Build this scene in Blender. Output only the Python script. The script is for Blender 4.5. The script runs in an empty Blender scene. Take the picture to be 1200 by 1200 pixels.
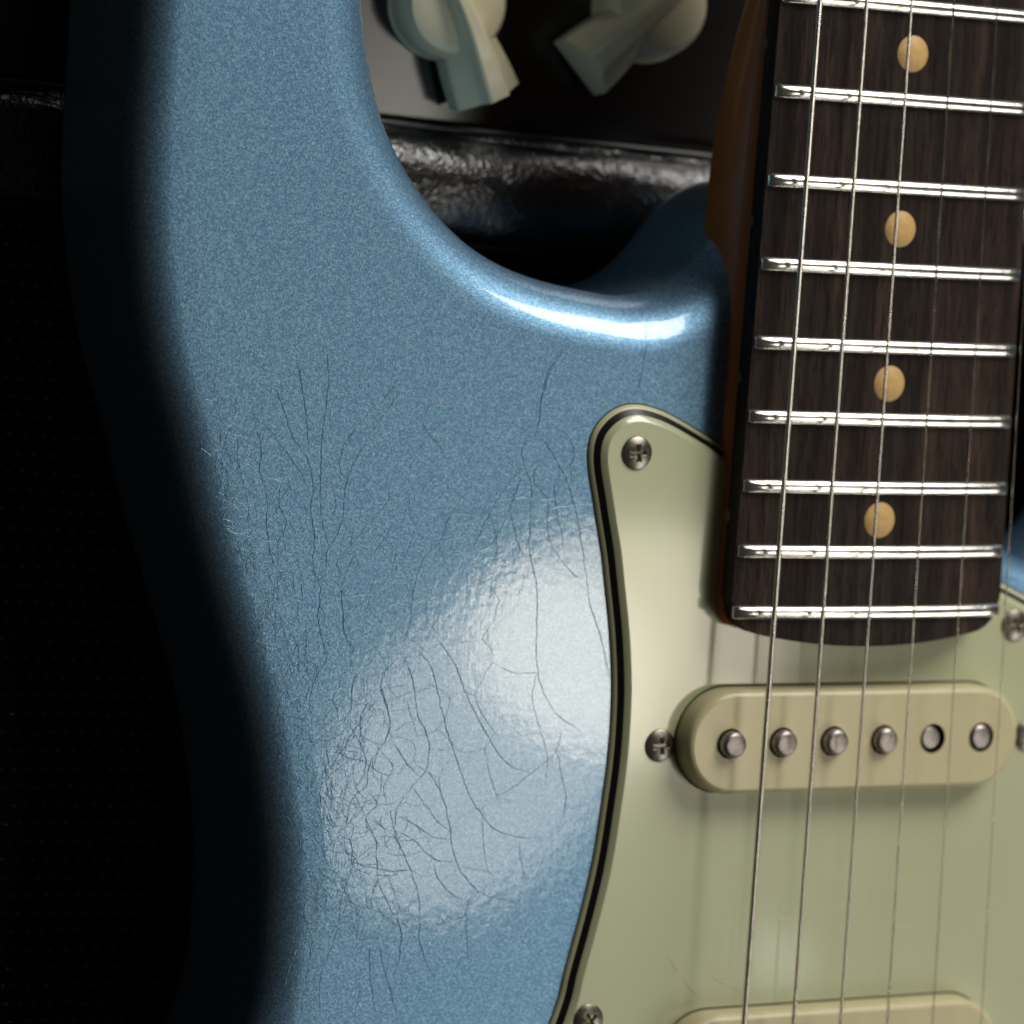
import bpy, math, random
from mathutils import Vector, Matrix
random.seed(7)
PI = math.pi
MM = 0.001
scene = bpy.context.scene

# ------------------------------------------------------------------ camera
# Guitar frame, millimetres: X to the treble side, Y up the neck, Z out of the face
# (Y = 0 on the neck pickup, Z = 0 on the painted top).  The world has Z up.
TH, PH, RO, DIST, FPX = 4.77714696e-01, 1.04566222e-01, 5.99206819e-02, 5.63301981e+02, 3.95203084e+03
D_ = Vector((-math.sin(TH) * math.cos(PH), math.sin(PH), math.cos(TH) * math.cos(PH)))
CAM = Vector((-74.0760, 37.5788, 11.0)) + D_ * DIST
FW = -D_
_r = FW.cross(Vector((0, 1, 0))).normalized()
_u = _r.cross(FW)
RT = _r * math.cos(RO) + _u * math.sin(RO)
UP = -_r * math.sin(RO) + _u * math.cos(RO)

def g2w(v):
    return Vector((v[0], -v[2], v[1])) * MM

cd = bpy.data.cameras.new('camera')
cam = bpy.data.objects.new('camera', cd)
scene.collection.objects.link(cam)
rw, uw, bw = [Vector((a.x, -a.z, a.y)) for a in (RT, UP, -FW)]
cam.matrix_world = Matrix(((rw.x, uw.x, bw.x, CAM.x * MM), (rw.y, uw.y, bw.y, -CAM.z * MM),
                           (rw.z, uw.z, bw.z, CAM.y * MM), (0, 0, 0, 1)))
cd.sensor_width = 36
cd.lens = FPX * 36 / 1200
cd.clip_start = 0.02
cd.clip_end = 20
cd.dof.use_dof = True
cd.dof.focus_distance = 0.556
cd.dof.aperture_fstop = 16
scene.camera = cam

def at(px, py, z=0.0):
    """the point of the guitar frame on plane Z=z seen at photograph pixel (px, py)"""
    d = FW + RT * ((px - 600) / FPX) + UP * ((600 - py) / FPX)
    return CAM + d * ((z - CAM.z) / d.z)

# ------------------------------------------------------------------ world and lamps
w = bpy.data.worlds.new('World')
scene.world = w
w.use_nodes = True
w.node_tree.nodes['Background'].inputs[0].default_value = (1.0, 0.88, 0.75, 1)
w.node_tree.nodes['Background'].inputs[1].default_value = 0.025
scene.view_settings.view_transform = 'Standard'
scene.view_settings.look = 'None'
scene.view_settings.exposure = 0
scene.view_settings.gamma = 1

def lamp(name, pos, aim, sx, sy, radiance, color=(1, 1, 1), spread=180):
    ld = bpy.data.lights.new(name, 'AREA')
    ld.shape = 'RECTANGLE'
    ld.size = sx * MM
    ld.size_y = sy * MM
    ld.energy = radiance * PI * sx * sy * 1e-6
    ld.color = color
    ld.spread = math.radians(spread)
    o = bpy.data.objects.new(name, ld)
    scene.collection.objects.link(o)
    p, q = g2w(pos), g2w(aim)
    o.location = p
    o.rotation_euler = (q - p).to_track_quat('-Z', 'Y').to_euler()
    return o

def mirrored(px, py, dist, z=0.0):
    """where a lamp must stand to be mirrored by the flat top at that pixel"""
    p = at(px, py, z)
    d = (p - CAM).normalized()
    d.z = -d.z
    return p + d * dist, p

# window-like softbox on the treble side, mirrored in the lacquer and the pickguard
def softbox(name, a, b, width, dist, radiance, color):
    # soft lamp seen mirrored in the flat top from pixel a to pixel b, `width` pixels across
    p, q = mirrored((a[0] + b[0]) / 2, (a[1] + b[1]) / 2, dist)
    pa, _ = mirrored(*a, dist); pb, _ = mirrored(*b, dist)
    k = (pb - pa).length / math.hypot(b[0] - a[0], b[1] - a[1])
    o = lamp(name, p, q, (pb - pa).length, width * k, radiance, color)
    o.data.shape = 'ELLIPSE'
    pw, qw = g2w(p), g2w(q)
    z = (pw - qw).normalized(); x = (g2w(pb) - g2w(pa)).normalized()
    y = z.cross(x).normalized(); x = y.cross(z)
    o.rotation_euler = Matrix((x, y, z)).transposed().to_euler()
    return o
softbox('softbox_lamp', (560, 760), (905, 735), 265, 640, 6.3, (1.0, 0.90, 0.74))
softbox('window_lamp', (720, 690), (425, 1050), 300, 680, 4.2, (1.0, 0.95, 0.86))
pos, aim = mirrored(912, 1122, 1000, 2.3)
lamp('small_lamp', pos, aim, 20, 24, 7.0)
# large overhead key
lamp('overhead_lamp', Vector((400, 800, 540)), Vector((-30, 40, 0)), 580, 500, 11.3, (1.0, 0.97, 0.92))
lamp('fill_lamp', Vector((640, -540, 560)), Vector((0, 20, 0)), 420, 420, 4.3, (1.0, 0.98, 0.92))  # unseen fill, added to brighten the lower right of the pickguard

# ------------------------------------------------------------------ mesh helpers
class MB:
    def __init__(s):
        s.v = []; s.f = []; s.sm = []; s.mi = []
    def add(s, vs, fs, smooth=True, mi=0):
        b = len(s.v)
        s.v += [tuple(v) for v in vs]
        for f in fs:
            s.f.append(tuple(i + b for i in f)); s.sm.append(smooth); s.mi.append(mi)
    def rings(s, rings, closed=True, smooth=True, cap0=False, cap1=False, mi=0, flip=False):
        n = len(rings[0]); vs = [p for r in rings for p in r]; fs = []
        for a in range(len(rings) - 1):
            for i in range(n if closed else n - 1):
                j = (i + 1) % n
                q = (a * n + i, a * n + j, (a + 1) * n + j, (a + 1) * n + i)
                fs.append(q[::-1] if flip else q)
        s.add(vs, fs, smooth, mi)
        if cap0:
            q = tuple(range(n))[::-1]; s.add(rings[0], [q[::-1] if flip else q], False, mi)
        if cap1:
            q = tuple(range(n)); s.add(rings[-1], [q[::-1] if flip else q], False, mi)
    def build(s, name, mats, parent=None):
        me = bpy.data.meshes.new(name)
        me.from_pydata([(x * MM, y * MM, z * MM) for x, y, z in s.v], [], s.f)
        if not isinstance(mats, (list, tuple)): mats = [mats]
        for m in mats: me.materials.append(m)
        me.polygons.foreach_set('use_smooth', s.sm)
        me.polygons.foreach_set('material_index', s.mi)
        me.update()
        o = bpy.data.objects.new(name, me)
        scene.collection.objects.link(o)
        if parent: o.parent = parent
        return o

def empty(name, loc=(0, 0, 0), rot=(0, 0, 0), parent=None):
    o = bpy.data.objects.new(name, None)
    scene.collection.objects.link(o)
    o.empty_display_size = 0.02
    o.location = loc
    o.rotation_euler = rot
    if parent: o.parent = parent
    return o

def spline(pts, step, closed=False):
    """centripetal-ish Catmull-Rom through 2D/3D points, resampled at about `step`"""
    P = [Vector(p) for p in pts]
    n = len(P); out = []
    segs = n if closed else n - 1
    for i in range(segs):
        p1, p2 = P[i], P[(i + 1) % n]
        p0 = P[i - 1] if (closed or i > 0) else p1 * 2 - p2
        p3 = P[(i + 2) % n] if (closed or i + 2 < n) else p2 * 2 - p1
        k = max(1, int((p2 - p1).length / step))
        for a in range(k):
            t = a / k
            out.append(0.5 * ((2 * p1) + (p2 - p0) * t + (2 * p0 - 5 * p1 + 4 * p2 - p3) * t * t + (3 * p1 - p0 - 3 * p2 + p3) * t ** 3))
    if not closed: out.append(P[-1].copy())
    return out

def smooth_loop(P, it):
    for _ in range(it):
        P = [(P[i - 1] + P[i] * 2 + P[(i + 1) % len(P)]) / 4 for i in range(len(P))]
    return P

def normals2(P):
    """outward normals of a counter-clockwise loop"""
    n = len(P); N = []
    for i in range(n):
        t = P[(i + 1) % n] - P[i - 1]
        N.append(Vector((t.y, -t.x)).normalized())
    return N

def area2(P):
    return sum(P[i - 1].x * P[i].y - P[i].x * P[i - 1].y for i in range(len(P))) / 2

def sm(a, b, x):
    t = max(0, min(1, (x - a) / (b - a))); return t * t * (3 - 2 * t)

def tube(mb, pts, rad, seg=8, mi=0):
    rings = []
    for i, p in enumerate(pts):
        t = (pts[min(i + 1, len(pts) - 1)] - pts[max(i - 1, 0)]).normalized()
        a = t.cross(Vector((0, 0, 1)))
        if a.length < .1: a = t.cross(Vector((1, 0, 0)))
        a.normalize(); b = a.cross(t)
        r = rad(i) if callable(rad) else rad
        rings.append([p + a * math.cos(k * 2 * PI / seg) * r + b * math.sin(k * 2 * PI / seg) * r for k in range(seg)])
    mb.rings(rings, True, True, True, True, mi)

def lathe(mb, prof, seg=32, c=(0, 0, 0), cap=True, mi=0):
    rings = [[(c[0] + r * math.cos(k * 2 * PI / seg), c[1] + r * math.sin(k * 2 * PI / seg), c[2] + z) for k in range(seg)] for r, z in prof]
    mb.rings(rings, True, True, False, cap, mi)

# ------------------------------------------------------------------ materials
def mat(name):
    m = bpy.data.materials.new(name); m.use_nodes = True
    nt = m.node_tree
    return m, nt, nt.nodes['Principled BSDF']

def N(nt, t, **k):
    n = nt.nodes.new(t)
    for a, b in k.items():
        if a.startswith('i_'): n.inputs[int(a[2:]) if a[2:].isdigit() else a[2:].replace('_', ' ')].default_value = b
        else: setattr(n, a, b)
    return n

def ramp(nt, stops):
    r = nt.nodes.new('ShaderNodeValToRGB')
    el = r.color_ramp.elements
    while len(el) < len(stops): el.new(0.5)
    for e, (p, c) in zip(el, stops):
        e.position = p; e.color = (*c, 1) if len(c) == 3 else c
    return r

def coords(nt, scale=(1, 1, 1)):
    tc = N(nt, 'ShaderNodeTexCoord'); mp = N(nt, 'ShaderNodeMapping')
    mp.inputs['Scale'].default_value = scale
    nt.links.new(tc.outputs['Object'], mp.inputs['Vector'])
    return mp.outputs[0]

def P(b, **k):
    for a, v in k.items(): b.inputs[a.replace('_', ' ')].default_value = v

def simple(name, col, rough=.5, metal=0, coat=0, coat_r=.1, bump=None, var=None, spec=.5):
    m, nt, b = mat(name)
    P(b, Base_Color=(*col, 1), Roughness=rough, Metallic=metal, Coat_Weight=coat, Coat_Roughness=coat_r, Specular_IOR_Level=spec)
    if bump:
        sc, st = bump
        n = N(nt, 'ShaderNodeTexNoise', i_Scale=sc, i_Detail=5.0)
        nt.links.new(coords(nt), n.inputs['Vector'])
        bp = N(nt, 'ShaderNodeBump', i_Strength=st, i_Distance=0.0004)
        nt.links.new(n.outputs['Fac'], bp.inputs['Height']); nt.links.new(bp.outputs[0], b.inputs['Normal'])
    if var:
        sc, amt = var
        n = N(nt, 'ShaderNodeTexNoise', i_Scale=sc, i_Detail=6.0)
        nt.links.new(coords(nt), n.inputs['Vector'])
        r = ramp(nt, [(.3, tuple(c * (1 - amt) for c in col)), (.7, tuple(min(1, c * (1 + amt)) for c in col))])
        nt.links.new(n.outputs['Fac'], r.inputs[0]); nt.links.new(r.outputs[0], b.inputs['Base Color'])
    return m

def paint_material(name, dark=1.0):
    m, nt, b = mat(name)
    v = coords(nt)
    P(b, Metallic=.72, Roughness=.46, Coat_Weight=1.0, Coat_Roughness=.065, Coat_IOR=1.5)
    fl = N(nt, 'ShaderNodeTexVoronoi', i_Scale=3800.0)
    nt.links.new(v, fl.inputs['Vector'])
    big = N(nt, 'ShaderNodeTexNoise', i_Scale=2000.0, i_Detail=3.0, i_Roughness=.7)
    nt.links.new(v, big.inputs['Vector'])
    sep = N(nt, 'ShaderNodeSeparateColor'); nt.links.new(fl.outputs['Color'], sep.inputs[0])
    mx = N(nt, 'ShaderNodeMath', operation='MULTIPLY_ADD'); mx.inputs[1].default_value = .55
    nt.links.new(sep.outputs[0], mx.inputs[0]); 
    hb = N(nt, 'ShaderNodeMath', operation='MULTIPLY'); hb.inputs[1].default_value = .5
    nt.links.new(big.outputs['Fac'], hb.inputs[0]); nt.links.new(hb.outputs[0], mx.inputs[2])
    c0 = [(.102, .228, .370), (.174, .343, .517), (.268, .466, .625)]
    r = ramp(nt, [(.2, tuple(c * dark for c in c0[0])), (.55, tuple(c * dark for c in c0[1])), (.80, tuple(c * dark for c in c0[2])), (.93, tuple(min(1, c * 1.6) * dark for c in c0[2]))])
    nt.links.new(mx.outputs[0], r.inputs[0]); nt.links.new(r.outputs[0], b.inputs['Base Color'])
    # flakes lie at slightly different angles
    nm = N(nt, 'ShaderNodeBump', i_Strength=.22, i_Distance=.00012)
    nt.links.new(fl.outputs['Distance'], nm.inputs['Height']); nt.links.new(nm.outputs[0], b.inputs['Normal'])
    # orange peel and sunk grain in the clear lacquer
    n1 = N(nt, 'ShaderNodeTexNoise', i_Scale=520.0, i_Detail=3.0)
    nt.links.new(v, n1.inputs['Vector'])
    n2 = N(nt, 'ShaderNodeTexNoise', i_Scale=1.0, i_Detail=2.0)
    nt.links.new(coords(nt, (2600, 160, 300)), n2.inputs['Vector'])
    n3 = N(nt, 'ShaderNodeTexNoise', i_Scale=60.0, i_Detail=2.0)
    nt.links.new(v, n3.inputs['Vector'])
    a1 = N(nt, 'ShaderNodeMath', operation='MULTIPLY_ADD'); a1.inputs[1].default_value = .22
    nt.links.new(n2.outputs['Fac'], a1.inputs[0]); nt.links.new(n1.outputs['Fac'], a1.inputs[2])
    a2 = N(nt, 'ShaderNodeMath', operation='MULTIPLY_ADD'); a2.inputs[1].default_value = 1.3
    nt.links.new(n3.outputs['Fac'], a2.inputs[0]); nt.links.new(a1.outputs[0], a2.inputs[2])
    cb = N(nt, 'ShaderNodeBump', i_Strength=.17, i_Distance=.00010)
    nt.links.new(a2.outputs[0], cb.inputs['Height']); nt.links.new(cb.outputs[0], b.inputs['Coat Normal'])
    return m

M = {}
M['paint'] = paint_material('ice_blue_metallic_paint')
M['crack'] = paint_material('cracked_lacquer', .6)

def plastic(name, c1, c2, rough, coat=0.0, sc=(30, 30, 30)):
    m, nt, b = mat(name)
    P(b, Roughness=rough, Specular_IOR_Level=.5, Coat_Weight=coat, Coat_Roughness=.085)
    n = N(nt, 'ShaderNodeTexNoise', i_Scale=1.0, i_Detail=4.0)
    nt.links.new(coords(nt, sc), n.inputs['Vector'])
    r = ramp(nt, [(.35, c1), (.65, c2)])
    nt.links.new(n.outputs['Fac'], r.inputs[0]); nt.links.new(r.outputs[0], b.inputs['Base Color'])
    n2 = N(nt, 'ShaderNodeTexNoise', i_Scale=1.0, i_Detail=4.0)
    nt.links.new(coords(nt, (1500, 900, 900)), n2.inputs['Vector'])
    bp = N(nt, 'ShaderNodeBump', i_Strength=.12, i_Distance=.00005)
    nt.links.new(n2.outputs['Fac'], bp.inputs['Height']); nt.links.new(bp.outputs[0], b.inputs['Normal'])
    return m
M['guard'] = plastic('mint_plastic', (.45, .475, .29), (.475, .495, .305), .3, .8)
M['ply'] = plastic('aged_ply_plastic', (.50, .49, .29), (.54, .53, .32), .35)
M['black_ply'] = simple('black_ply_plastic', (.008, .008, .009), .3)
M['cover'] = plastic('cream_plastic', (.53, .475, .27), (.56, .50, .295), .3, 0, (200, 200, 200))
M['knob'] = plastic('knob_plastic', (.80, .73, .50), (.82, .75, .52), .28)
M['gap'] = simple('bobbin_and_shade_black', (.004, .004, .004), .8)  # near-black for shade painted in gaps and holes, and for the bobbin

def metal(name, col, rough, bump=0.1, sc=(900, 900, 900), dirt=.6):
    m, nt, b = mat(name)
    P(b, Base_Color=(*col, 1), Metallic=1.0, Roughness=rough)
    n = N(nt, 'ShaderNodeTexNoise', i_Scale=1.0, i_Detail=5.0)
    nt.links.new(coords(nt, sc), n.inputs['Vector'])
    r = ramp(nt, [(.3, tuple(c * dirt for c in col)), (.65, col)])
    nt.links.new(n.outputs['Fac'], r.inputs[0]); nt.links.new(r.outputs[0], b.inputs['Base Color'])
    mr = N(nt, 'ShaderNodeMapRange'); mr.inputs[3].default_value = rough * .7; mr.inputs[4].default_value = rough * 1.4
    nt.links.new(n.outputs['Fac'], mr.inputs[0]); nt.links.new(mr.outputs[0], b.inputs['Roughness'])
    bp = N(nt, 'ShaderNodeBump', i_Strength=bump, i_Distance=.00005)
    nt.links.new(n.outputs['Fac'], bp.inputs['Height']); nt.links.new(bp.outputs[0], b.inputs['Normal'])
    return m
M['fret'] = metal('nickel_silver', (.95, .93, .87), .2, .05, (250, 1500, 900), .9)
M['string'] = metal('nickel_string', (.84, .78, .68), .24, .05, (300, 300, 300), .85)
M['screw'] = metal('aged_screw_steel', (.30, .27, .23), .33, .3)
M['pole'] = metal('aged_magnet_steel', (.42, .38, .36), .38, .5, (1300, 1300, 1300))

def wood(name, stops, scale, rough, coat, bump, pores=False):
    m, nt, b = mat(name)
    P(b, Roughness=rough, Coat_Weight=coat, Coat_Roughness=.12, Specular_IOR_Level=.18 if pores else .5)
    n = N(nt, 'ShaderNodeTexNoise', i_Scale=1.0, i_Detail=8.0, i_Roughness=.62, i_Distortion=.3)
    nt.links.new(coords(nt, scale), n.inputs['Vector'])
    r = ramp(nt, stops); nt.links.new(n.outputs['Fac'], r.inputs[0])
    out = r.outputs[0]
    n2 = N(nt, 'ShaderNodeTexNoise', i_Scale=1.0, i_Detail=4.0, i_Roughness=.7)
    nt.links.new(coords(nt, (2600, 170, 1500) if pores else (scale[0] * 4, scale[1] * 4, scale[2] * 4)), n2.inputs['Vector'])
    if pores:
        pr = ramp(nt, [(.40, (.25, .25, .25)), (.52, (1, 1, 1)), (.70, (1.0, 1.0, 1.0)), (.80, (1.9, 1.75, 1.6))])
        nt.links.new(n2.outputs['Fac'], pr.inputs[0])
        mx = N(nt, 'ShaderNodeMix', data_type='RGBA', blend_type='MULTIPLY'); mx.inputs[0].default_value = 1
        nt.links.new(out, mx.inputs[6]); nt.links.new(pr.outputs[0], mx.inputs[7]); out = mx.outputs[2]
    nt.links.new(out, b.inputs['Base Color'])
    bp = N(nt, 'ShaderNodeBump', i_Strength=bump, i_Distance=.00015)
    nt.links.new(n2.outputs['Fac'], bp.inputs['Height']); nt.links.new(bp.outputs[0], b.inputs['Normal'])
    return m
M['rosewood'] = wood('rosewood', [(.3, (.006, .004, .003)), (.48, (.024, .0145, .0105)), (.74, (.075, .044, .031))], (230, 14, 230), .55, 0, .5, True)
M['maple'] = wood('amber_maple', [(.3, (.36, .105, .012)), (.7, (.44, .135, .016))], (120, 12, 120), .45, .2, .05)
M['clay'] = simple('clay_dot', (.56, .36, .13), .55, bump=(900, .2), var=(700, .12))
M['clay_side'] = simple('side_clay_dot', (.16, .09, .03), .5)

def leather(name, col, rough, sc, st):
    m, nt, b = mat(name)
    P(b, Base_Color=(*col, 1), Roughness=rough, Specular_IOR_Level=1.0)
    v = N(nt, 'ShaderNodeTexVoronoi', i_Scale=sc, feature='DISTANCE_TO_EDGE')
    cw = N(nt, 'ShaderNodeTexNoise', i_Scale=sc * .35, i_Detail=4.0)
    c = coords(nt)
    nt.links.new(c, cw.inputs['Vector'])
    mx = N(nt, 'ShaderNodeMix', data_type='RGBA', blend_type='LINEAR_LIGHT'); mx.inputs[0].default_value = .004
    nt.links.new(c, mx.inputs[6]); nt.links.new(cw.outputs['Color'], mx.inputs[7])
    nt.links.new(mx.outputs[2], v.inputs['Vector'])
    ad = N(nt, 'ShaderNodeMath', operation='MULTIPLY_ADD'); ad.inputs[1].default_value = .8
    nt.links.new(v.outputs['Distance'], ad.inputs[0]); nt.links.new(cw.outputs['Fac'], ad.inputs[2])
    bp = N(nt, 'ShaderNodeBump', i_Strength=st, i_Distance=.0012)
    nt.links.new(ad.outputs[0], bp.inputs['Height']); nt.links.new(bp.outputs[0], b.inputs['Normal'])
    return m
M['leather'] = leather('black_leatherette', (.008, .008, .009), .27, 520, .25)
M['panel'] = simple('grey_satin_panel', (.085, .087, .09), .27, metal=1.0, bump=(60, .05))
M['grille'] = simple('black_grille_cloth', (.003, .003, .003), .6, spec=.15)
M['thread'] = simple('grille_thread', (.004, .004, .004), .16, spec=1.0)
M['piping'] = simple('black_piping', (.02, .02, .019), .35)

# ------------------------------------------------------------------ roots
guitar = empty('electric_guitar', (0, 0, 0), (PI / 2, 0, 0))
guitar['label'] = 'ice blue electric guitar with mint pickguard and crazed lacquer in front of the amplifier'
guitar['category'] = 'guitar'

# ------------------------------------------------------------------ body
def a2(px, py, z): v = at(px, py, z); return Vector((v.x, v.y))
RR = 11.0
left = [(189, 0), (183, 100), (176, 200), (181, 320), (196, 420), (219, 500), (245, 617), (277, 730), (309, 850), (323, 950), (330, 1025), (326, 1100), (315, 1200)]
Lp = [a2(x, y, -2.0) for x, y in left]
Lo = []
for i, p in enumerate(Lp):
    t = Lp[min(i + 1, len(Lp) - 1)] - Lp[max(i - 1, 0)]
    n = Vector((t.y, -t.x)).normalized()       # travelling down the left side
    Lo.append(p + (-n if n.x > 0 else n) * (2.2 + 1.2 * (1 - i / 12)))
cut = [(425, 0), (430, 50), (440, 110), (458, 165), (485, 215), (520, 262), (560, 299), (600, 324), (650, 342), (690, 348)]
Cp = [a2(x, y, -5 - 3.5 * sm(300, 348, y)) for x, y in cut]
Co = []
for i, p in enumerate(Cp):
    t = Cp[min(i + 1, len(Cp) - 1)] - Cp[max(i - 1, 0)]
    n = Vector((-t.y, t.x)).normalized()
    Co.append(p + (n if n.x + n.y > 0 else -n) * 1.2)
heel = [Vector(q) for q in [(-44.5, 73.0), (-38, 74.6), (-32, 78.3), (-27.5, 83.5), (-23.5, 89.5), (-16.5, 94), (-5, 94.5), (6, 86), (16, 66), (24, 48), (31, 36.5), (38.5, 29.5), (49, 26.0), (60, 27.5)]]
ex = lambda x, y: Vector((x, y))
lo_end = Lo[-1]; top_l = Lo[0]; top_c = Co[0]
rest = [ex(68, 38), ex(72, 60), ex(74, 84), ex(86, 102), ex(102, 100), ex(112, 84), ex(112, 60), ex(106, 28), ex(100, -10), ex(108, -60),
        ex(124, -110), ex(138, -160), ex(136, -210), ex(110, -250), ex(60, -272), ex(0, -280), ex(-60, -272), ex(-110, -250),
        ex(-142, -210), ex(-146, -165), ex(-132, -115), ex(-119, -78)]
horn = [ex(-99, 140), ex(-103, 158), ex(-113, 169), ex(-125, 168), ex(-134, 158), ex(-139, 140)]
loop = Lo[::-1] + horn[::-1] + Co + heel + rest
if area2(loop) < 0: loop = loop[::-1]
OUT = spline([tuple(p) for p in loop], 1.6, True)
OUT = smooth_loop(OUT, 12)
if area2(OUT) < 0: OUT = OUT[::-1]
NN = normals2(OUT)
for _ in range(10):
    NN = [(NN[i - 1] + NN[i] * 2 + NN[(i + 1) % len(NN)]).normalized() for i in range(len(NN))]

RV = []
for p in OUT:
    left_side = sm(-96, -112, p.x) * (1 if p.y < 130 else sm(150, 130, p.y))
    RV.append(RR + (6.6 - RR) * left_side)
for _ in range(60):
    RV = [(RV[i - 1] + RV[i] * 2 + RV[(i + 1) % len(RV)]) / 4 for i in range(len(RV))]
EASE = [(1.45, 0.0), (1.30, .0035), (1.15, .009), (1.0, .018)]
def easing(r):
    return min(1, max(0.0, (RR - r) / (RR - 6.8)))
def top_depth(d, r):
    """how far below the flat top the surface lies, d inside the outline with edge radius r"""
    q = easing(r)
    if d >= (1 + .45 * q) * r: return 0
    if d >= r:
        e = (d / r - 1) / q + 1
        for (a, za), (b, zb) in zip(EASE, EASE[1:]):
            if e >= b: return r * q * (za + (zb - za) * (a - e) / (a - b))
    k = (r - max(0, d)) / r
    return r * (.018 * q + (1 - .018 * q) * (1 - math.sqrt(max(0, 1 - k * k))))
def ease_ring(f, drop):
    return [(p.x - n.x * r * (1 + (f - 1) * max(.01, easing(r))), p.y - n.y * r * (1 + (f - 1) * max(.01, easing(r))), -drop * r * easing(r))
            for p, n, r in zip(OUT, NN, RV)]
def edge_ring(a):
    return [(p.x - n.x * (1 - math.sin(a)) * r, p.y - n.y * (1 - math.sin(a)) * r, -r * (.018 * easing(r) + (1 - .018 * easing(r)) * (1 - math.cos(a))))
            for p, n, r in zip(OUT, NN, RV)]
def body_ring(inset, z):
    return [(p.x - n.x * inset, p.y - n.y * inset, z) for p, n in zip(OUT, NN)]
TK = 45.0
rg = []
K = 18
for f, z in EASE[:-1]: rg.append(ease_ring(f, z))
for k in range(K + 1):
    a = k / K * PI / 2
    rg.append(edge_ring(a))
rg.append(body_ring(0, -TK / 2))
for k in range(9):
    a = k / 8 * PI / 2
    rg.append(body_ring(RR * (1 - math.cos(a)), -TK + RR * (1 - math.sin(a))))
mb = MB()
mb.rings(rg, True, True, flip=True)
mb.add(rg[0], [tuple(range(len(rg[0])))], False)
mb.add(rg[-1], [tuple(range(len(rg[0])))[::-1]], False)
body = mb.build('body', M['paint'], guitar)
from mathutils.kdtree import KDTree
kd = KDTree(len(OUT))
for i, p in enumerate(OUT): kd.insert((p.x, p.y, 0), i)
kd.balance()
def on_top(px, py):
    """point of the painted surface seen at a photograph pixel"""
    z = 0
    for _ in range(4):
        q = at(px, py, z)
        _co, i, _d = kd.find((q.x, q.y, 0))
        d = -((q.x - OUT[i].x) * NN[i].x + (q.y - OUT[i].y) * NN[i].y)
        z = -top_depth(d, RV[i])
    return Vector((q.x, q.y, z))

# ------------------------------------------------------------------ lacquer cracks (fine raised lips on the top)
def zz(o, s, L): return [(o[0] + x / s, o[1] + y / s) for x, y in L]
Z6 = [[(318,60),(325,150),(315,240),(305,330),(303,420),(300,500),(310,570),(325,620)],
[(232,95),(250,180),(262,270),(268,350)],
[(165,165),(195,230),(220,310),(265,380),(280,450),(275,530),(285,600),(280,680),(300,740),(295,830),(310,900),(320,940),(290,990),(270,1060),(280,1110)],
[(145,275),(190,340),(235,400),(275,480)],
[(525,145),(480,210),(420,270),(375,330),(355,390),(370,440)],
[(525,190),(470,270),(430,330),(390,400),(370,470),(365,540),(350,590),(320,640),(315,680)],
[(120,290),(135,350),(130,410),(150,480),(150,560),(160,640),(180,700)],
[(195,430),(185,500),(205,560),(180,620),(190,670)],
[(490,455),(490,500),(440,560),(400,610),(350,665),(360,700),(375,720)],
[(510,550),(470,620),(420,680),(370,720),(360,770),(370,850)],
[(565,580),(545,640),(510,690),(460,750),(400,800),(370,830)],
[(750,450),(700,490),(660,550),(640,610),(600,650),(575,700),(560,770),(550,850),(530,910)],
[(990,60),(950,120),(925,190),(910,300),(870,350),(880,410),(895,460),(890,560),(890,640),(910,740),(910,850),(910,960),(930,1040),(970,1100),(1035,1145)],
[(910,300),(950,360),(985,420),(1010,490),(1030,580),(1045,680),(1060,790),(1090,880),(1115,1000)],
[(950,280),(1000,320),(1015,370),(1005,400),(1010,460)],
[(870,405),(830,450),(790,510),(760,570),(720,650)],
[(880,410),(850,470),(820,550),(780,620),(720,648)],
[(935,375),(905,410),(905,450),(940,490),(940,560),(950,620),(990,675),(1010,700),(1045,722)],
[(980,410),(960,460),(965,520),(980,590),(985,650)],
[(835,530),(850,590),(870,650),(890,655)],
[(555,770),(500,790),(440,830),(380,860),(330,890),(310,930)],
[(370,770),(430,760),(470,770)],
[(525,915),(470,930),(410,980),(390,1020),(385,1090),(340,1130),(290,1180)],
[(530,930),(490,970),(470,1020),(490,1080),(495,1130),(480,1180)],
[(470,1030),(420,1090),(415,1150),(425,1190)],
[(585,260),(600,300),(635,340),(655,360)],
[(405,935),(440,920),(520,895)],
[(400,930),(370,870),(365,830),(360,780)],
[(385,1010),(340,1030),(290,1040)],
[(430,1030),(480,1025),(540,1015)],[(480,1070),(540,1040),(630,1020)],
[(490,1090),(570,1080)],[(500,1150),(550,1120),(590,1100)],
[(780,525),(820,520),(850,490),(880,488),(930,495),(980,490)],
[(855,550),(890,530),(930,530),(970,515),(1010,510),(1065,500)],
[(300,500),(330,470),(360,455)],[(275,480),(310,430),(340,410)],[(365,540),(410,520),(440,490)],
[(300,740),(350,715),(365,700)],[(300,850),(340,800),(365,790)],[(180,700),(215,660),(250,640)],
[(240,880),(225,930),(200,1000)],[(215,860),(240,920),(235,980),(220,1020)]]
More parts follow.
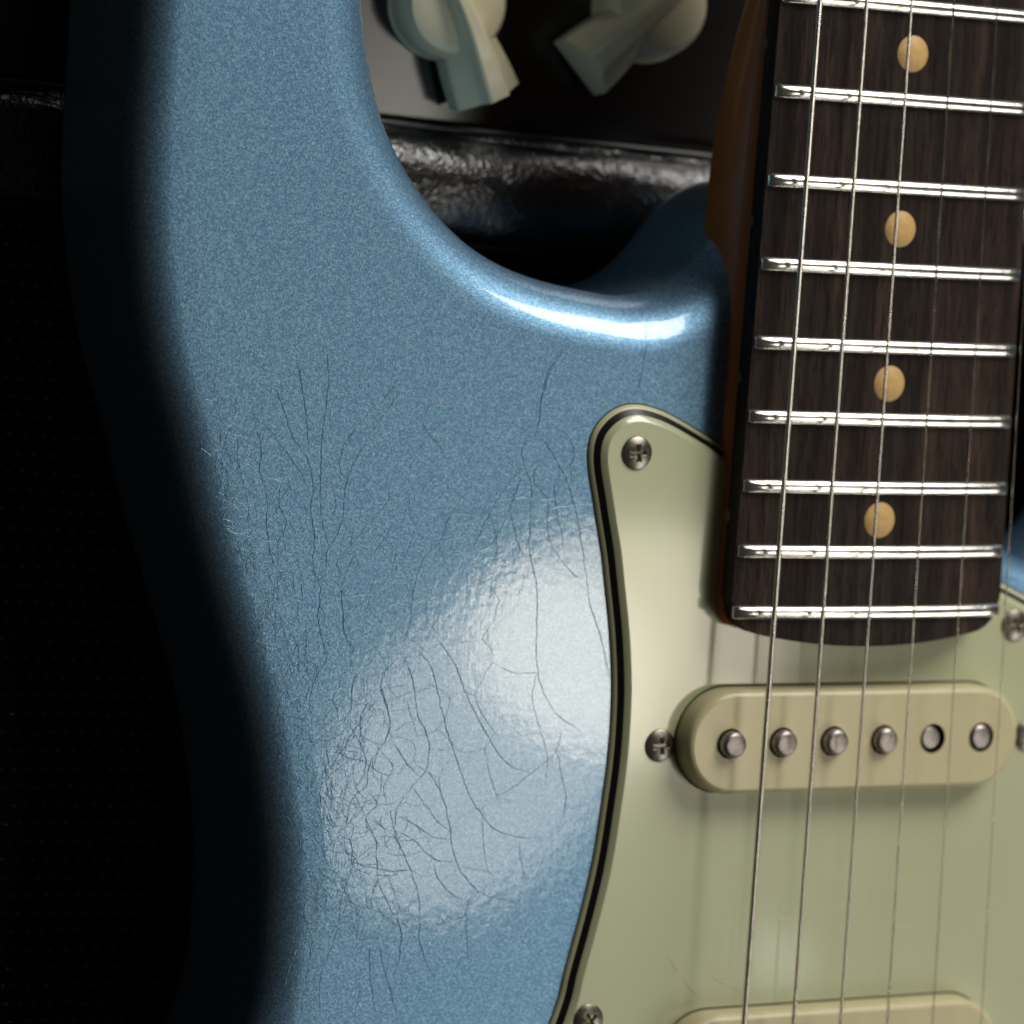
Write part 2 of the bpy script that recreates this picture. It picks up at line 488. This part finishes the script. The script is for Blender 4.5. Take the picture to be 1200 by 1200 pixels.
Z7 = [[(525,150),(560,230),(575,330),(605,400),(600,480),(560,530),(520,590),(510,660),(530,710),(560,780),(580,860),(580,960),(600,1030),(630,1080)],
[(565,140),(610,190),(630,260),(650,350),(680,440),(710,530),(740,590),(790,650),(860,675),(950,675)],
[(625,110),(680,190),(710,270),(750,350),(790,420),(830,470),(890,495)],
[(740,580),(800,560),(850,530),(900,490),(950,450),(965,430),(980,370)],
[(965,430),(980,500),(990,560),(985,620)],
[(600,480),(640,550),(660,620),(670,690),(690,760),(720,800),(770,840),(860,858)],
[(560,530),(600,590),(640,640),(670,655)],[(520,615),(570,640),(610,670),(665,683)],
[(510,655),(560,680),(600,720),(640,742),(690,745)],[(500,400),(540,460),(575,505)],
[(470,240),(495,330),(490,390),(440,470),(430,530),(390,570),(370,660)],
[(420,340),(415,400),(430,470),(410,520),(385,560)],
[(340,650),(310,600),(300,540),(330,480),(370,420),(420,340),(470,280)],
[(280,560),(330,500),(380,460),(410,420)],[(470,430),(505,480),(480,530),(490,590)],
[(430,540),(460,580),(430,620),(455,680),(460,740),(465,800),(490,860),(525,930),(525,1000),(505,1080)],
[(370,660),(390,700),(385,780),(360,850),(350,930),(320,1020),(300,1080),(300,1180)],
[(320,790),(280,830),(255,880),(245,960),(215,1040),(200,1100)],
[(345,810),(310,870),(280,970),(260,1090),(245,1190)],[(430,900),(410,970),(380,1010)],
[(440,970),(440,1060),(455,1160)],[(460,950),(480,1040),(500,1110),(520,1190)],[(415,1080),(405,1150),(385,1190)],
[(735,820),(710,880),(715,960),(715,1030)],[(620,740),(630,790),(680,840),(710,850)],[(860,675),(865,740),(880,810)],
[(290,770),(350,800),(400,770),(440,760),(500,770),(560,765)],
[(280,850),(330,880),(370,850),(410,870),(450,880)],[(520,890),(575,855)],[(610,425),(640,430),(675,425)],
[(480,720),(540,725),(600,710)],[(510,660),(480,700),(460,720)],[(440,620),(480,650),(510,660)],
[(430,930),(480,945),(520,920)],[(360,910),(400,950)],[(270,720),(320,700),(370,660)],[(385,745),(430,715),(460,690)],
[(270,600),(300,560)],[(280,640),(320,660)],[(250,700),(270,660),(290,600)]]
Z1 = [[(825,840),(850,880),(858,960),(845,1050),(820,1130)],[(640,970),(590,1040),(565,1120),(555,1190)],[(1050,1020),(990,1080),(940,1150)],
[(150,1070),(100,1130),(60,1190)],[(690,830),(688,880)]]
cracks = [(zz((250, 380), 2.4, l), 1.0) for l in Z6] + [(zz((250, 700), 2.4, l), 1.0) for l in Z7] + [(zz((400, 0), 2.4, l), .9) for l in Z1[:3]]
def edge_x(y):
    for (x0, y0), (x1, y1) in zip(left, left[1:]):
        if y0 <= y <= y1: return x0 + (x1 - x0) * (y - y0) / (y1 - y0)
    return 330
for k in range(420):                                   # dense fine crazing beside the forearm edge
    y = random.uniform(470, 1090)
    x = edge_x(y) + 16 + abs(random.gauss(0, 1)) * (34 + 22 * sm(700, 950, y))
    if x > 480: continue
    ang = random.choice([random.gauss(1.4, .35), random.gauss(-.35, .45), random.gauss(2.3, .4)])
    pl = [(x, y)]
    for s in range(random.randint(2, 6)):
        ang += random.gauss(0, .35)
        x += math.cos(ang) * 7; y += math.sin(ang) * 7; pl.append((x, y))
    if min(q[0] - edge_x(q[1]) for q in pl) > 10: cracks.append((pl, .7))
rw_ = random.Random(5)
from mathutils.geometry import delaunay_2d_cdt
seeds = []
for _ in range(4000):                                  # cells of the crazing: small beside the edge, wider inwards
    y = rw_.uniform(540, 1110); x = rw_.uniform(edge_x(y) + 12, 700)
    gap = 13 + 30 * sm(edge_x(y) + 30, edge_x(y) + 330, x)
    if all((x - q.x) ** 2 + ((y - q.y) * .62) ** 2 > gap * gap for q in seeds): seeds.append(Vector((x, y)))
dv, _e, dt, *_r = delaunay_2d_cdt(seeds, [], [], 0, 1e-6)
cc_, adj = [], {}
for ti, t in enumerate(dt):
    A_, B_, C_ = [dv[i] for i in t]
    d = 2 * (A_.x * (B_.y - C_.y) + B_.x * (C_.y - A_.y) + C_.x * (A_.y - B_.y)) or 1e-6
    a2_, b2_, c2_ = A_.length_squared, B_.length_squared, C_.length_squared
    cc_.append(Vector(((a2_ * (B_.y - C_.y) + b2_ * (C_.y - A_.y) + c2_ * (A_.y - B_.y)) / d, (a2_ * (C_.x - B_.x) + b2_ * (A_.x - C_.x) + c2_ * (B_.x - A_.x)) / d)))
    for i in range(3): adj.setdefault(frozenset((t[i], t[(i + 1) % 3])), []).append(ti)
for k_e, ts in adj.items():
    if len(ts) != 2: continue
    p, q = cc_[ts[0]], cc_[ts[1]]
    L_ = (p - q).length
    ok = all(540 < v.y < 1110 and edge_x(v.y) + 10 < v.x < 660 - .25 * abs(v.y - 860) for v in (p, q))
    if not ok or L_ < 3 or L_ > 90 or rw_.random() < .22: continue
    n = Vector((-(q - p).y, (q - p).x)).normalized() * rw_.gauss(0, .1) * L_
    m = (p + q) / 2 + n
    cracks.append(([(p.x, p.y), (m.x, m.y), (q.x, q.y)], rw_.uniform(.45, .75)))
mb = MB()
for pl, wd in cracks:
    C = [on_top(q.x, q.y) for q in spline([(x, y) for x, y in pl], 4.8)]
    jx = [random.gauss(0, .07) for _ in C]
    rings = []
    for i, p in enumerate(C):
        t = (C[min(i + 1, len(C) - 1)] - C[max(i - 1, 0)]).normalized()
        s = Vector((-t.y, t.x, 0))
        e = min(1, i / 3 + .15, (len(C) - 1 - i) / 3 + .15) if wd > .8 else 1
        h = .66 * wd * e * random.uniform(.6, 1.3)
        q = p + s * jx[i]
        rings.append([q + s * .13 * h + Vector((0, 0, .002)), q + s * .05 * h + Vector((0, 0, .03 * h)), q + Vector((0, 0, .004)), q - s * .05 * h + Vector((0, 0, .03 * h)), q - s * .13 * h + Vector((0, 0, .002))])
    mb.rings(rings, False, False, flip=True)
cr = mb.build('lacquer_crack', M['crack'], body)
cr['kind'] = 'stuff'

# ------------------------------------------------------------------ pickguard: three plies with a bevelled edge
gl = [(853.7,528),(837.5,516.7),(816.7,504),(796,491.7),(775,481),(758,475.4),(743.7,473.3),(729,475),(714.6,482),(702,494),(692.7,508),(688.5,529),
      (689.6,550),(694.8,583),(700,617),(705,648),(709.4,690),(714,735),(716.7,783),(716.7,825),(712.5,887),(704,950),(694,1012),(679,1075),(662,1137),(644,1200)]
gp = [a2(x, y, .1) for x, y in gl]
g_r = [a2(1174, 684, .1), a2(1200, 698, .1), a2(1240, 716, .1), a2(1290, 722, .1), a2(1350, 700, .1)]
far = [ex(88, 50), ex(92, 74), ex(84, 84), ex(90, 40), ex(84, 0), ex(80, -50), ex(84, -100), ex(100, -150), ex(98, -190), ex(70, -190), ex(40, -165), ex(0, -150),
       ex(-60, -150), ex(-96, -140), ex(-98, -110)]
far = [ex(72, 40), ex(80, 54), ex(88, 50), ex(88, 20), ex(82, -20), ex(82, -60), ex(92, -110), ex(100, -150), ex(92, -185), ex(66, -188), ex(40, -165), ex(0, -150),
       ex(-50, -148), ex(-74, -146), ex(-82, -132), ex(-77, -110), ex(-67, -84)]
mid = [gp[0].lerp(g_r[0], t) for t in (.25, .5, .75)]
gloop = gp[::-1] + mid + g_r[:4] + far
GO = spline([tuple(p) for p in gloop], .8, True)
GO = smooth_loop(GO, 5)
if area2(GO) < 0: GO = GO[::-1]
GN = normals2(GO)
for _ in range(6):
    GN = [(GN[i - 1] + GN[i] * 2 + GN[(i + 1) % len(GN)]).normalized() for i in range(len(GN))]
gr = lambda ins, z: [(p.x - n.x * ins, p.y - n.y * ins, z) for p, n in zip(GO, GN)]
mb = MB()
rs = [gr(1.75, 1.5), gr(2.6, 2.22), gr(2.78, 2.3)]
mb.rings(rs, True, True); mb.add(rs[-1], [tuple(range(len(GO)))], False)
guard = mb.build('pickguard', M['guard'], guitar)
mb = MB(); mb.rings([gr(.72, .66), gr(1.76, 1.51)], True, True); mb.build('black_ply', M['black_ply'], guard)
mb = MB(); mb.rings([gr(0, .02), gr(.05, .3), gr(.73, .675)], True, True); mb.build('bottom_ply', M['ply'], guard)
mb = MB(); mb.rings([gr(-.22, .015), gr(.2, .017)], True, False); mb.build('guard_edge_shadow', M['gap'], guard)  # flat black strip on the body, painted as the guard's edge shadow

# scratches and hairs on the top
def hairs(L, z, name, m, parent, r=.05):
    mb = MB()
    for pl in L:
        C = spline([tuple(at(x, y, z)) for x, y in pl], .6)
        tube(mb, C, lambda i: r * random.uniform(.4, 1.1), 5)
    o = mb.build(name, m, parent); o['kind'] = 'stuff'; return o
HL = [[(855,1016),(870,1015),(890,1010)],[(880,1006),(898,1006),(911,1009)],[(915,1031),(924,1029)],[(912,1077),(928,1075)],[(781,1120),(788,1128),(793,1137)],
      [(800,1144),(808,1158),(822,1168)],[(785,1179),(795,1176),(803,1173)],[(831,1140),(842,1150),(856,1154),(866,1163)],[(1000,1055),(990,1060),(975,1068)],
      [(1045,1084),(1068,1086)],[(1008,1150),(1015,1155),(1026,1139)],[(1108,1152),(1121,1149)],[(960,1112),(975,1098),(985,1085)],[(940,1066),(944,1078),(953,1082)],
      [(1020,1040),(1021,1062)],[(799,976),(808,978)],[(887,975),(890,985)],[(1010,1098),(1022,1106)]]
hs = simple('scratch_fibre', (.78, .56, .22), .6)
hairs(HL, 2.31, 'fibre_scratch', hs, guard, .07)
hairs([[(502,470),(512,471),(525,474)],[(597,1096),(605,1097),(616,1104)],[(632,1108),(640,1112)]], .01, 'fibre_scratch', simple('orange_scratch', (.55, .28, .12), .6), body, .05)

rs_ = random.Random(11)
sc_l = []
for k in range(70):
    x = rs_.uniform(735, 1190); y = rs_.uniform(560, 1190)
    if x < 735 + max(0, 900 - y) * .05 or (835 < x < 1180 and y < 770): continue
    a = rs_.gauss(-.5, .6); l = rs_.uniform(4, 22)
    sc_l.append([(x, y), (x + math.cos(a) * l * .5, y + math.sin(a) * l * .5 + rs_.gauss(0, .8)), (x + math.cos(a) * l, y + math.sin(a) * l)])
hairs(sc_l, 2.3, 'fine_scratch', simple('scratched_plastic', (.42, .43, .30), .5), guard, .016)
mb = MB()
for k in range(130):                                   # dust specks on guard and body
    x = rs_.uniform(400, 1190); y = rs_.uniform(400, 1190)
    gx = 690 if y > 500 else 900
    if 835 < x < 1180 and y < 770: continue
    if 680 < x < 735: continue
    p = at(x, y, 2.31 if x > gx + 20 else .01); r = rs_.uniform(.02, .06)
    mb.add([p + Vector((r, 0, 0)), p + Vector((0, r, 0)), p + Vector((-r, 0, 0)), p + Vector((0, -r * .7, 0)), p + Vector((0, 0, r))], [(0, 1, 4), (1, 2, 4), (2, 3, 4), (3, 0, 4)], False)
du = mb.build('dust', simple('pale_dust', (.45, .43, .38), .9), guard); du['kind'] = 'stuff'

# ------------------------------------------------------------------ neck
Lf = lambda n: 648 * (1 - 2 ** (-n / 12))
Y0 = 486.0
Yf = lambda n: Y0 - Lf(n)
Wd = lambda Y: (42 + 14.4 * (Y0 - Y) / 466) / 2
FR = 241.0
ZF = 9.75                                    # fingerboard crown height; fret crowns reach 11
zfb = lambda x: ZF - x * x / 2 / FR
YT = 260.0
YE = at(1000, 757, 9.0).y
def yend(x):
    return YE + .0042 * x * x
# fingerboard
mb = MB()
ncol = 36; rows = 60
cols = []
for i in range(ncol + 1):
    u = -1 + 2 * i / ncol
    col = []
    for k in range(rows + 1):
        t = (k / rows) ** 2
        ub = math.copysign(1 - (1 - abs(u)) ** 1.0, u)
        y = YE + (YT - YE) * t
        hw = Wd(y) + .25
        x = ub * hw
        # rounded lower corners
        c = max(0, abs(x) - (hw - 5.5))
        ylow = yend(x) + (5.5 - math.sqrt(max(0, 5.5 ** 2 - c * c))) * .9
        y = ylow + (YT - ylow) * t
        x = ub * (Wd(y) + .25)
        col.append((x, y, zfb(x)))
    cols.append(col)
mb.rings(cols, False, True, flip=False)
edge = [c[0] for c in cols]
mb.rings([edge, [(x, y + .0, z - .5) for x, y, z in edge], [(x, y, 4.6) for x, y, z in edge]], False, True)
for ci, fl in ((0, False), (-1, True)):
    e = cols[ci]
    sgn = -1 if ci == 0 else 1
    mb.rings([[(x + sgn * .02, y, z - .02) for x, y, z in e], [(x + sgn * .18, y, z - .8) for x, y, z in e], [(x + sgn * .2, y, 4.6) for x, y, z in e]], False, True, flip=not fl)
fboard = mb.build('fingerboard', M['rosewood'], guitar)

# maple neck: C profile turning into the square heel
mb = MB(); rings = []
ys = [YE + 3.4, YE + 3.5, YE + 4.0, YE + 4.8, YE + 6.2] + [YE + 8 + k * 3.0 for k in range(60)]
for y in ys:
    t = sm(88, 140, y)
    n = 9 * (1 - t) + 2.25 * t
    dep = 21.0 * (1 - t) + 17.0 * t
    hw = Wd(y) + .1
    cc = max(0, YE + 8 - y)
    hw -= 6.0 - math.sqrt(max(0, 36 - cc * cc * .85)) if cc > 0 else 0
    ring = []
    for k in range(33):
        a = k / 32 * PI
        cx = math.cos(a); sx = math.sin(a)
        ring.append((math.copysign(abs(cx) ** (2 / n), cx) * hw, y, 4.7 - dep * abs(sx) ** (2 / n)))
    rings.append(ring)
mb.rings(rings, True, True, True, True, flip=True)
neck = mb.build('neck', M['maple'], guitar)

# frets
def fret_mesh(Y):
    mb = MB(); hw = Wd(Y) - .05; rings = []
    xs = [-hw, -hw + .12, -hw + .45, -hw + .9] + [(-hw + .9) + (2 * hw - 1.8) * k / 22 for k in range(1, 22)] + [hw - .9, hw - .45, hw - .12, hw]
    for i, x in enumerate(xs):
        e = min(x + hw, hw - x)
        hh = 1.2 * min(1, .25 + .75 * math.sqrt(min(1, e / .9)))
        wy = 1.22 * min(1, .72 + .28 * math.sqrt(min(1, e / .5)))
        ring = []
        for k in range(13):
            a = k / 12 * PI
            ring.append((x, math.cos(a) * wy, zfb(x) - .02 + hh * math.sin(a) ** .8))
        rings.append(ring)
    mb.rings(rings, False, True, flip=True)
    mb.add(rings[0], [tuple(range(13))[::-1]], True); mb.add(rings[-1], [tuple(range(13))], True)
    return mb
for n in range(12, 23):
    f = fret_mesh(Yf(n)).build('fret', M['fret'], fboard)
    f.location = (0, Yf(n) * MM, 0)

# inlay dots
mb = MB()
rings = [[(r * math.cos(k * PI / 16), r * math.sin(k * PI / 16), .025 - (r * math.cos(k * PI / 16)) ** 2 / 2 / FR) for k in range(32)] for r in (3.2, 3.15, .01)]
rings[0] = [(x, y, z - .06) for x, y, z in rings[0]]
mb.rings(rings, True, True, False, True)
dotmesh = None
for n in (15, 17, 19, 21):
    y = (Yf(n - 1) + Yf(n)) / 2
    if dotmesh is None:
        d = mb.build('inlay_dot', M['clay'], fboard); dotmesh = d.data
    else:
        d = bpy.data.objects.new('inlay_dot', dotmesh); scene.collection.objects.link(d); d.parent = fboard
    d.location = (0, y * MM, ZF * MM)
sd = None
for n in (15, 17, 19, 21):
    y = (Yf(n - 1) + Yf(n)) / 2
    if sd is None:
        mb = MB(); lathe(mb, [(1.05, -.1), (1.05, .02), (.9, .05), (.01, .06)], 20)
        s_ = mb.build('side_dot', M['clay_side'], neck); sd = s_.data
    else:
        s_ = bpy.data.objects.new('side_dot', sd); scene.collection.objects.link(s_); s_.parent = neck
    s_.rotation_euler = (0, -PI / 2, 0)
    s_.location = ((-Wd(y) - .46) * MM, y * MM, 4.6 * MM)

# ------------------------------------------------------------------ strings
sx_top = [952.4, 1007.8, 1060.7, 1110.7, 1162, 1213.5]
sx_mid = [904.9, 963, 1015.4, 1069.2, 1121.5, 1171]
sx_bot = [872, 930, 985, 1040, 1093, 1150]
rad = [.54, .41, .30, .20, .15, .115]
pitch = [.42, .36, .30, 0, 0, 0]
for i in range(6):
    za = 12.55 - [.7, .2, 0, 0, .2, .7][i]; zb = 13.55 - [.7, .2, 0, 0, .2, .7][i]
    A = at(sx_top[i], 112, za); B = at(sx_bot[i], 1196, zb)
    d = (A - B) / (A.y - B.y)
    p0 = B + d * (-165 - B.y); p1 = B + d * (YT - B.y)
    mb = MB()
    if pitch[i]:
        Lg = (p1 - p0).length; ph = pitch[i]; n = int(Lg / ph * 4)
        pts = [p0.lerp(p1, k / n) for k in range(n + 1)]
        r = rad[i]
        tube(mb, pts, lambda k, r=r, ph=ph: r - ph * .25 * (1 - abs(math.sin(k / 4 * PI + .01))) , 10)
        o = mb.build('wound_string', M['string'], guitar)
    else:
        tube(mb, [p0.lerp(p1, k / 20) for k in range(21)], rad[i], 10)
        o = mb.build('plain_string', M['string'], guitar)

# ------------------------------------------------------------------ pickups
ZC = 7.0
holes = [(855, 871.7), (916.7, 870.4), (978, 868), (1036, 867), (1092.5, 865.4), (1149, 864)]
hp = [at(x, y, ZC) for x, y in holes]
pcx = sum(p.x for p in hp) / 6; pcy = sum(p.y for p in hp) / 6
hs_ = [p.x - pcx for p in hp]
pitch_x = (hp[5].x - hp[0].x) / 5
rise = [2.0, 1.7, 1.8, 1.6, -.5, .15]
def stadium(hl, r, n=20):
    out = []
    for s, a0 in ((1, -PI / 2), (-1, PI / 2)):
        for k in range(n + 1):
            a = a0 + k / n * PI
            out.append((s * (hl - r) + math.cos(a) * r, math.sin(a) * r))
    return out
import bmesh
def make_pickup(name):
    root = empty(name, parent=guitar)
    mb = MB()
    HL_, HR = 34.9, 9.1
    prof = [(.35, 0.5), (.22, ZC - 1.3), (.12, ZC - .9), (-.12, ZC - .45), (-.45, ZC - .15), (-.9, ZC)]
    rings = [[(x, y, z) for x, y in stadium(HL_ + o, HR + o)] for o, z in prof]
    mb.rings(rings, True, True)
    # top with six holes: fill between loops
    bm = bmesh.new()
    es = []
    def lp(pts):
        vs = [bm.verts.new(p) for p in pts]
        for k in range(len(vs)): es.append(bm.edges.new((vs[k - 1], vs[k])))
    lp(rings[-1])
    for k in range(6):
        hx = (k - 2.5) * pitch_x
        lp([(hx + 2.72 * math.cos(j * PI / 14), 2.72 * math.sin(j * PI / 14), ZC) for j in range(28)])
    res = bmesh.ops.triangle_fill(bm, use_beauty=True, use_dissolve=False, edges=es, normal=(0, 0, 1))
    bm.verts.index_update()
    vs = [tuple(v.co) for v in bm.verts]
    fs = [tuple(v.index for v in f.verts) for f in bm.faces]
    fs = [f if (Vector(vs[f[1]]) - Vector(vs[f[0]])).cross(Vector(vs[f[2]]) - Vector(vs[f[0]])).z > 0 else f[::-1] for f in fs]
    mb.add(vs, fs, False)
    bm.free()
    for k in range(6):
        hx = (k - 2.5) * pitch_x
        mb.rings([[(hx + 2.72 * math.cos(j * PI / 14), 2.72 * math.sin(j * PI / 14), z) for j in range(28)] for z in (ZC - 3.5, ZC)], True, True, flip=True, mi=1)  # hole walls coloured black for the shade around the poles
    mb.build('pickup_cover', [M['cover'], M['gap']], root)
    mb = MB()
    ring = [(x, y, ZC - 3.2) for x, y in stadium(33.4, 7.6)]
    mb.add(ring, [tuple(range(len(ring)))], False)
    mb.build('bobbin', M['gap'], root)
    mb = MB(); lathe(mb, [(2.36, -9), (2.36, -.6), (2.3, -.42), (1.8, -.03), (1.65, 0), (.01, 0.0)], 28)
    pm = None
    for k in range(6):
        if pm is None: p = mb.build('pole_piece', M['pole'], root); pm = p.data
        else:
            p = bpy.data.objects.new('pole_piece', pm); scene.collection.objects.link(p); p.parent = root
        p.location = ((k - 2.5) * pitch_x * MM, 0, (ZC + rise[k]) * MM)
        p.rotation_euler = (0, 0, k * 1.3)
    return root
pk = make_pickup('neck_pickup')
pk.location = (pcx * MM, pcy * MM, 0)
slope = math.atan2(hp[5].y - hp[0].y, hp[5].x - hp[0].x)
pk.rotation_euler = (0, 0, slope)
pk2 = pk.copy(); pk2.name = 'middle_pickup'; scene.collection.objects.link(pk2)
pk2.parent = guitar
for ch in list(pk.children):
    c = ch.copy(); scene.collection.objects.link(c); c.parent = pk2
mt = at(1000, 1184, ZC)
pk2.location = ((pcx + .6) * MM, (mt.y - 9.1 + .35) * MM, 0)
for (lx, ly) in ((pcx, pcy), (pcx + .6, mt.y - 8.75)):
    mb = MB()
    mb.rings([[(x, y, z) for x, y in stadium(35.25 + o, 9.45 + o)] for o, z in ((0, 2.33), (.3, 2.335))], True, False, flip=True)
    o = mb.build('pickup_opening_shade', M['gap'], guard); o.location = (lx * MM, ly * MM, 0); o.rotation_euler = (0, 0, slope)  # flat black ring on the guard, painted as shade in the cover gap

# ------------------------------------------------------------------ Phillips screws
def screw_mesh():
    mb = MB(); seg = 72; R_ = 2.95
    rad_ = [R_, R_ - .05, R_ - .2] + [R_ - .2 - k * .085 for k in range(1, 32)] + [.04]
    rings = []
    for j, r in enumerate(rad_):
        ring = []
        for k in range(seg):
            a = k * 2 * PI / seg; x = r * math.cos(a); y = r * math.sin(a)
            z = (0 if j == 0 else .28) + 1.0 * (1 - (r / R_) ** 2) * .75
            d1 = max(abs(x) - (.30 + .12 * abs(y)), abs(y) - 1.55); d2 = max(abs(y) - (.30 + .12 * abs(x)), abs(x) - 1.55)
            d = min(d1, d2)
            z -= 1.15 * (1 - max(0, min(1, (d + .12) / .12))) * (1 - .35 * r / 1.6)
            ring.append((x, y, z))
        rings.append(ring)
    mb.rings(rings, True, True, False, True)
    return mb
sm_ = None
for (px, py, ro) in ((747, 531, .12), (774, 874, .1), (690, 1196, .6), (1190, 733, .5), (1204.5, 862, .2)):
    if sm_ is None: s_ = screw_mesh().build('pickguard_screw', M['screw'], guard); sm_ = s_.data
    else:
        s_ = bpy.data.objects.new('pickguard_screw', sm_); scene.collection.objects.link(s_); s_.parent = guard
    p = at(px, py, 2.6)
    s_.location = (p.x * MM, p.y * MM, 2.25 * MM); s_.rotation_euler = (0, 0, ro)

# ------------------------------------------------------------------ amplifier behind
ZL = -47.0
A0 = at(0, 98, ZL); A1 = at(835, 187, ZL)
ang = math.atan2(A1.y - A0.y, A1.x - A0.x)
org = at(600, 162, ZL)
amp = empty('amplifier', tuple(g2w(org)), (PI / 2, 0, 0))
amp.rotation_euler = (Matrix.Rotation(PI / 2, 3, 'X') @ Matrix.Rotation(ang, 3, 'Z')).to_euler()
amp['label'] = 'black guitar amplifier with cream pointer knobs and leatherette edge behind the guitar'
amp['category'] = 'amplifier'
AX = (-420, 520)
def along(prof, n=40, wob=0):
    rings = []
    for k in range(n + 1):
        x = AX[0] + (AX[1] - AX[0]) * k / n
        rings.append([(x, y + wob * math.sin(x * .08 + z), z + wob * math.sin(x * .13 + y * .5)) for y, z in prof])
    return rings
# rounded leatherette edge: local frame y up, z out, origin on its upper back seam
prof = [(0, -16), (.3, -7), (0, -4)]
for k in range(15):
    a = PI / 2 * (1 - k / 14 * 2.0)
    prof.append((-10 + 9.5 * math.sin(a) - .5, -4 + 5.0 * math.cos(a)))
prof += [(-20.5, -6), (-21, -12)]
mb = MB(); mb.rings(along(prof, 300, .18), False, True, flip=False)
mb.build('leatherette_edge', M['leather'], amp)
mb = MB()
pr = [(-20.3 + .8 * math.cos(a), -5.0 + .8 * math.sin(a)) for a in [k * PI / 5 for k in range(10)]]
mb.rings(along(pr, 10), True, True); mb.build('piping', M['piping'], amp)
mb = MB()
pr = [(.6 + .7 * math.cos(a), -4.4 + .7 * math.sin(a)) for a in [k * PI / 5 for k in range(10)]]
mb.rings(along(pr, 10), True, True); mb.build('piping', M['piping'], amp)
# control panel, tilted
PT = math.radians(7.6)
panel = MB()
panel.add([(AX[0], 0, 0), (AX[1], 0, 0), (AX[1], 90, 0), (AX[0], 90, 0), (AX[0], 0, -3), (AX[1], 0, -3), (AX[1], 90, -3), (AX[0], 90, -3)],
          [(0, 1, 2, 3), (4, 7, 6, 5), (0, 4, 5, 1), (3, 2, 6, 7), (0, 3, 7, 4), (1, 5, 6, 2)], False)
pn = panel.build('control_panel', M['panel'], amp)
PZ = -8.0
pn.location = (0, .3 * MM, PZ * MM); pn.rotation_euler = (PT, .0, 0)
# grille cloth with woven threads
mb = MB()
mb.add([(AX[0], -20.5, -8), (AX[1], -20.5, -8), (AX[1], -420, -8), (AX[0], -420, -8)], [(3, 2, 1, 0)], False)
gc = mb.build('grille_cloth', M['grille'], amp)
mb = MB()
for r_ in range(100):
    y = -24 - r_ * 3.3
    for c in range(84):
        x = -200 + c * 3.05 + (r_ % 2) * 1.5 + random.gauss(0, .25)
        yy = y + random.gauss(0, .12)
        L_ = 1.0; W_ = .42; h = .5 + random.gauss(0, .05); tl = random.gauss(0, .25)
        vs = [(x - L_, yy, -8), (x, yy - W_, -8), (x + L_, yy, -8), (x, yy + W_, -8), (x - L_ * .4, yy, -8 + h + tl), (x + L_ * .4, yy, -8 + h - tl)]
        mb.add(vs, [(0, 1, 4), (1, 5, 4), (1, 2, 5), (2, 3, 5), (3, 4, 5), (3, 0, 4)], True)
th = mb.build('woven_thread', M['thread'], gc); th['kind'] = 'stuff'
# cabinet shell behind everything
mb = MB()
bx = [(AX[0] - 5, -430, -12), (AX[1] + 5, -430, -12), (AX[1] + 5, 96, -30), (AX[0] - 5, 96, -30)]
bk = [(x, y, -190) for x, y, z in bx]
mb.add(bx + bk, [(0, 1, 2, 3), (7, 6, 5, 4), (0, 4, 5, 1), (1, 5, 6, 2), (2, 6, 7, 3), (3, 7, 4, 0)], False)
mb.build('cabinet', M['leather'], amp)

# pointer knobs
def knob_mesh():
    mb = MB()
    prof = [(10.6, 0), (10.6, 1.2), (10.2, 2.0), (10.1, 6.0), (9.7, 8.0), (8.7, 9.6), (7.0, 10.6), (4, 11.2), (.05, 11.3)]
    lathe(mb, prof, 48)
    # pointer bar along +x, with a raised ridge
    secs = [(-11.8, 3.4, 8.0), (-9.5, 4.0, 12.2), (-3.0, 4.0, 14.2), (3.0, 4.3, 14.6), (9.0, 5.3, 14.0), (13.0, 5.9, 13.2), (16.0, 6.2, 12.6), (18.5, 6.4, 12.0)]
    rings = []
    for x, hw, h in spline(secs, .7):
        rings.append([(x, -hw, 0.2), (x, -hw, h * .48), (x, -hw * .42, h * .78), (x, -hw * .30, h), (x, hw * .30, h), (x, hw * .42, h * .78), (x, hw, h * .48), (x, hw, .2)])
    mb.rings(rings, True, True, True, True)
    return mb
km = None
for (px, py, tx, ty) in ((533, 2, 574, 104), (768, 8, 684, 84)):
    p = at(px, py, ZL + PZ + 9); q = at(tx, ty, ZL + PZ + 9)
    inv = Matrix.Rotation(-ang, 3, 'Z')
    lp_ = inv @ (p - org); dq = inv @ (q - p)
    if km is None:
        k_ = knob_mesh().build('pointer_knob', M['knob'], amp); km = k_.data
        km.set_sharp_from_angle(angle=math.radians(24))
        md = k_.modifiers.new('bevel', 'BEVEL'); md.width = .0006; md.segments = 3; md.limit_method = 'ANGLE'; md.angle_limit = math.radians(28)
    else:
        k0 = k_; k_ = k0.copy(); scene.collection.objects.link(k_)
    zz_ = PZ + math.sin(PT) * lp_.y + .2
    k_.location = (lp_.x * MM, lp_.y * MM, zz_ * MM)
    k_.rotation_euler = (PT, 0, math.atan2(dq.y, dq.x))
    k_['label'] = 'cream pointer knob turned to the lower right' if px < 600 else 'cream pointer knob turned to the lower left'
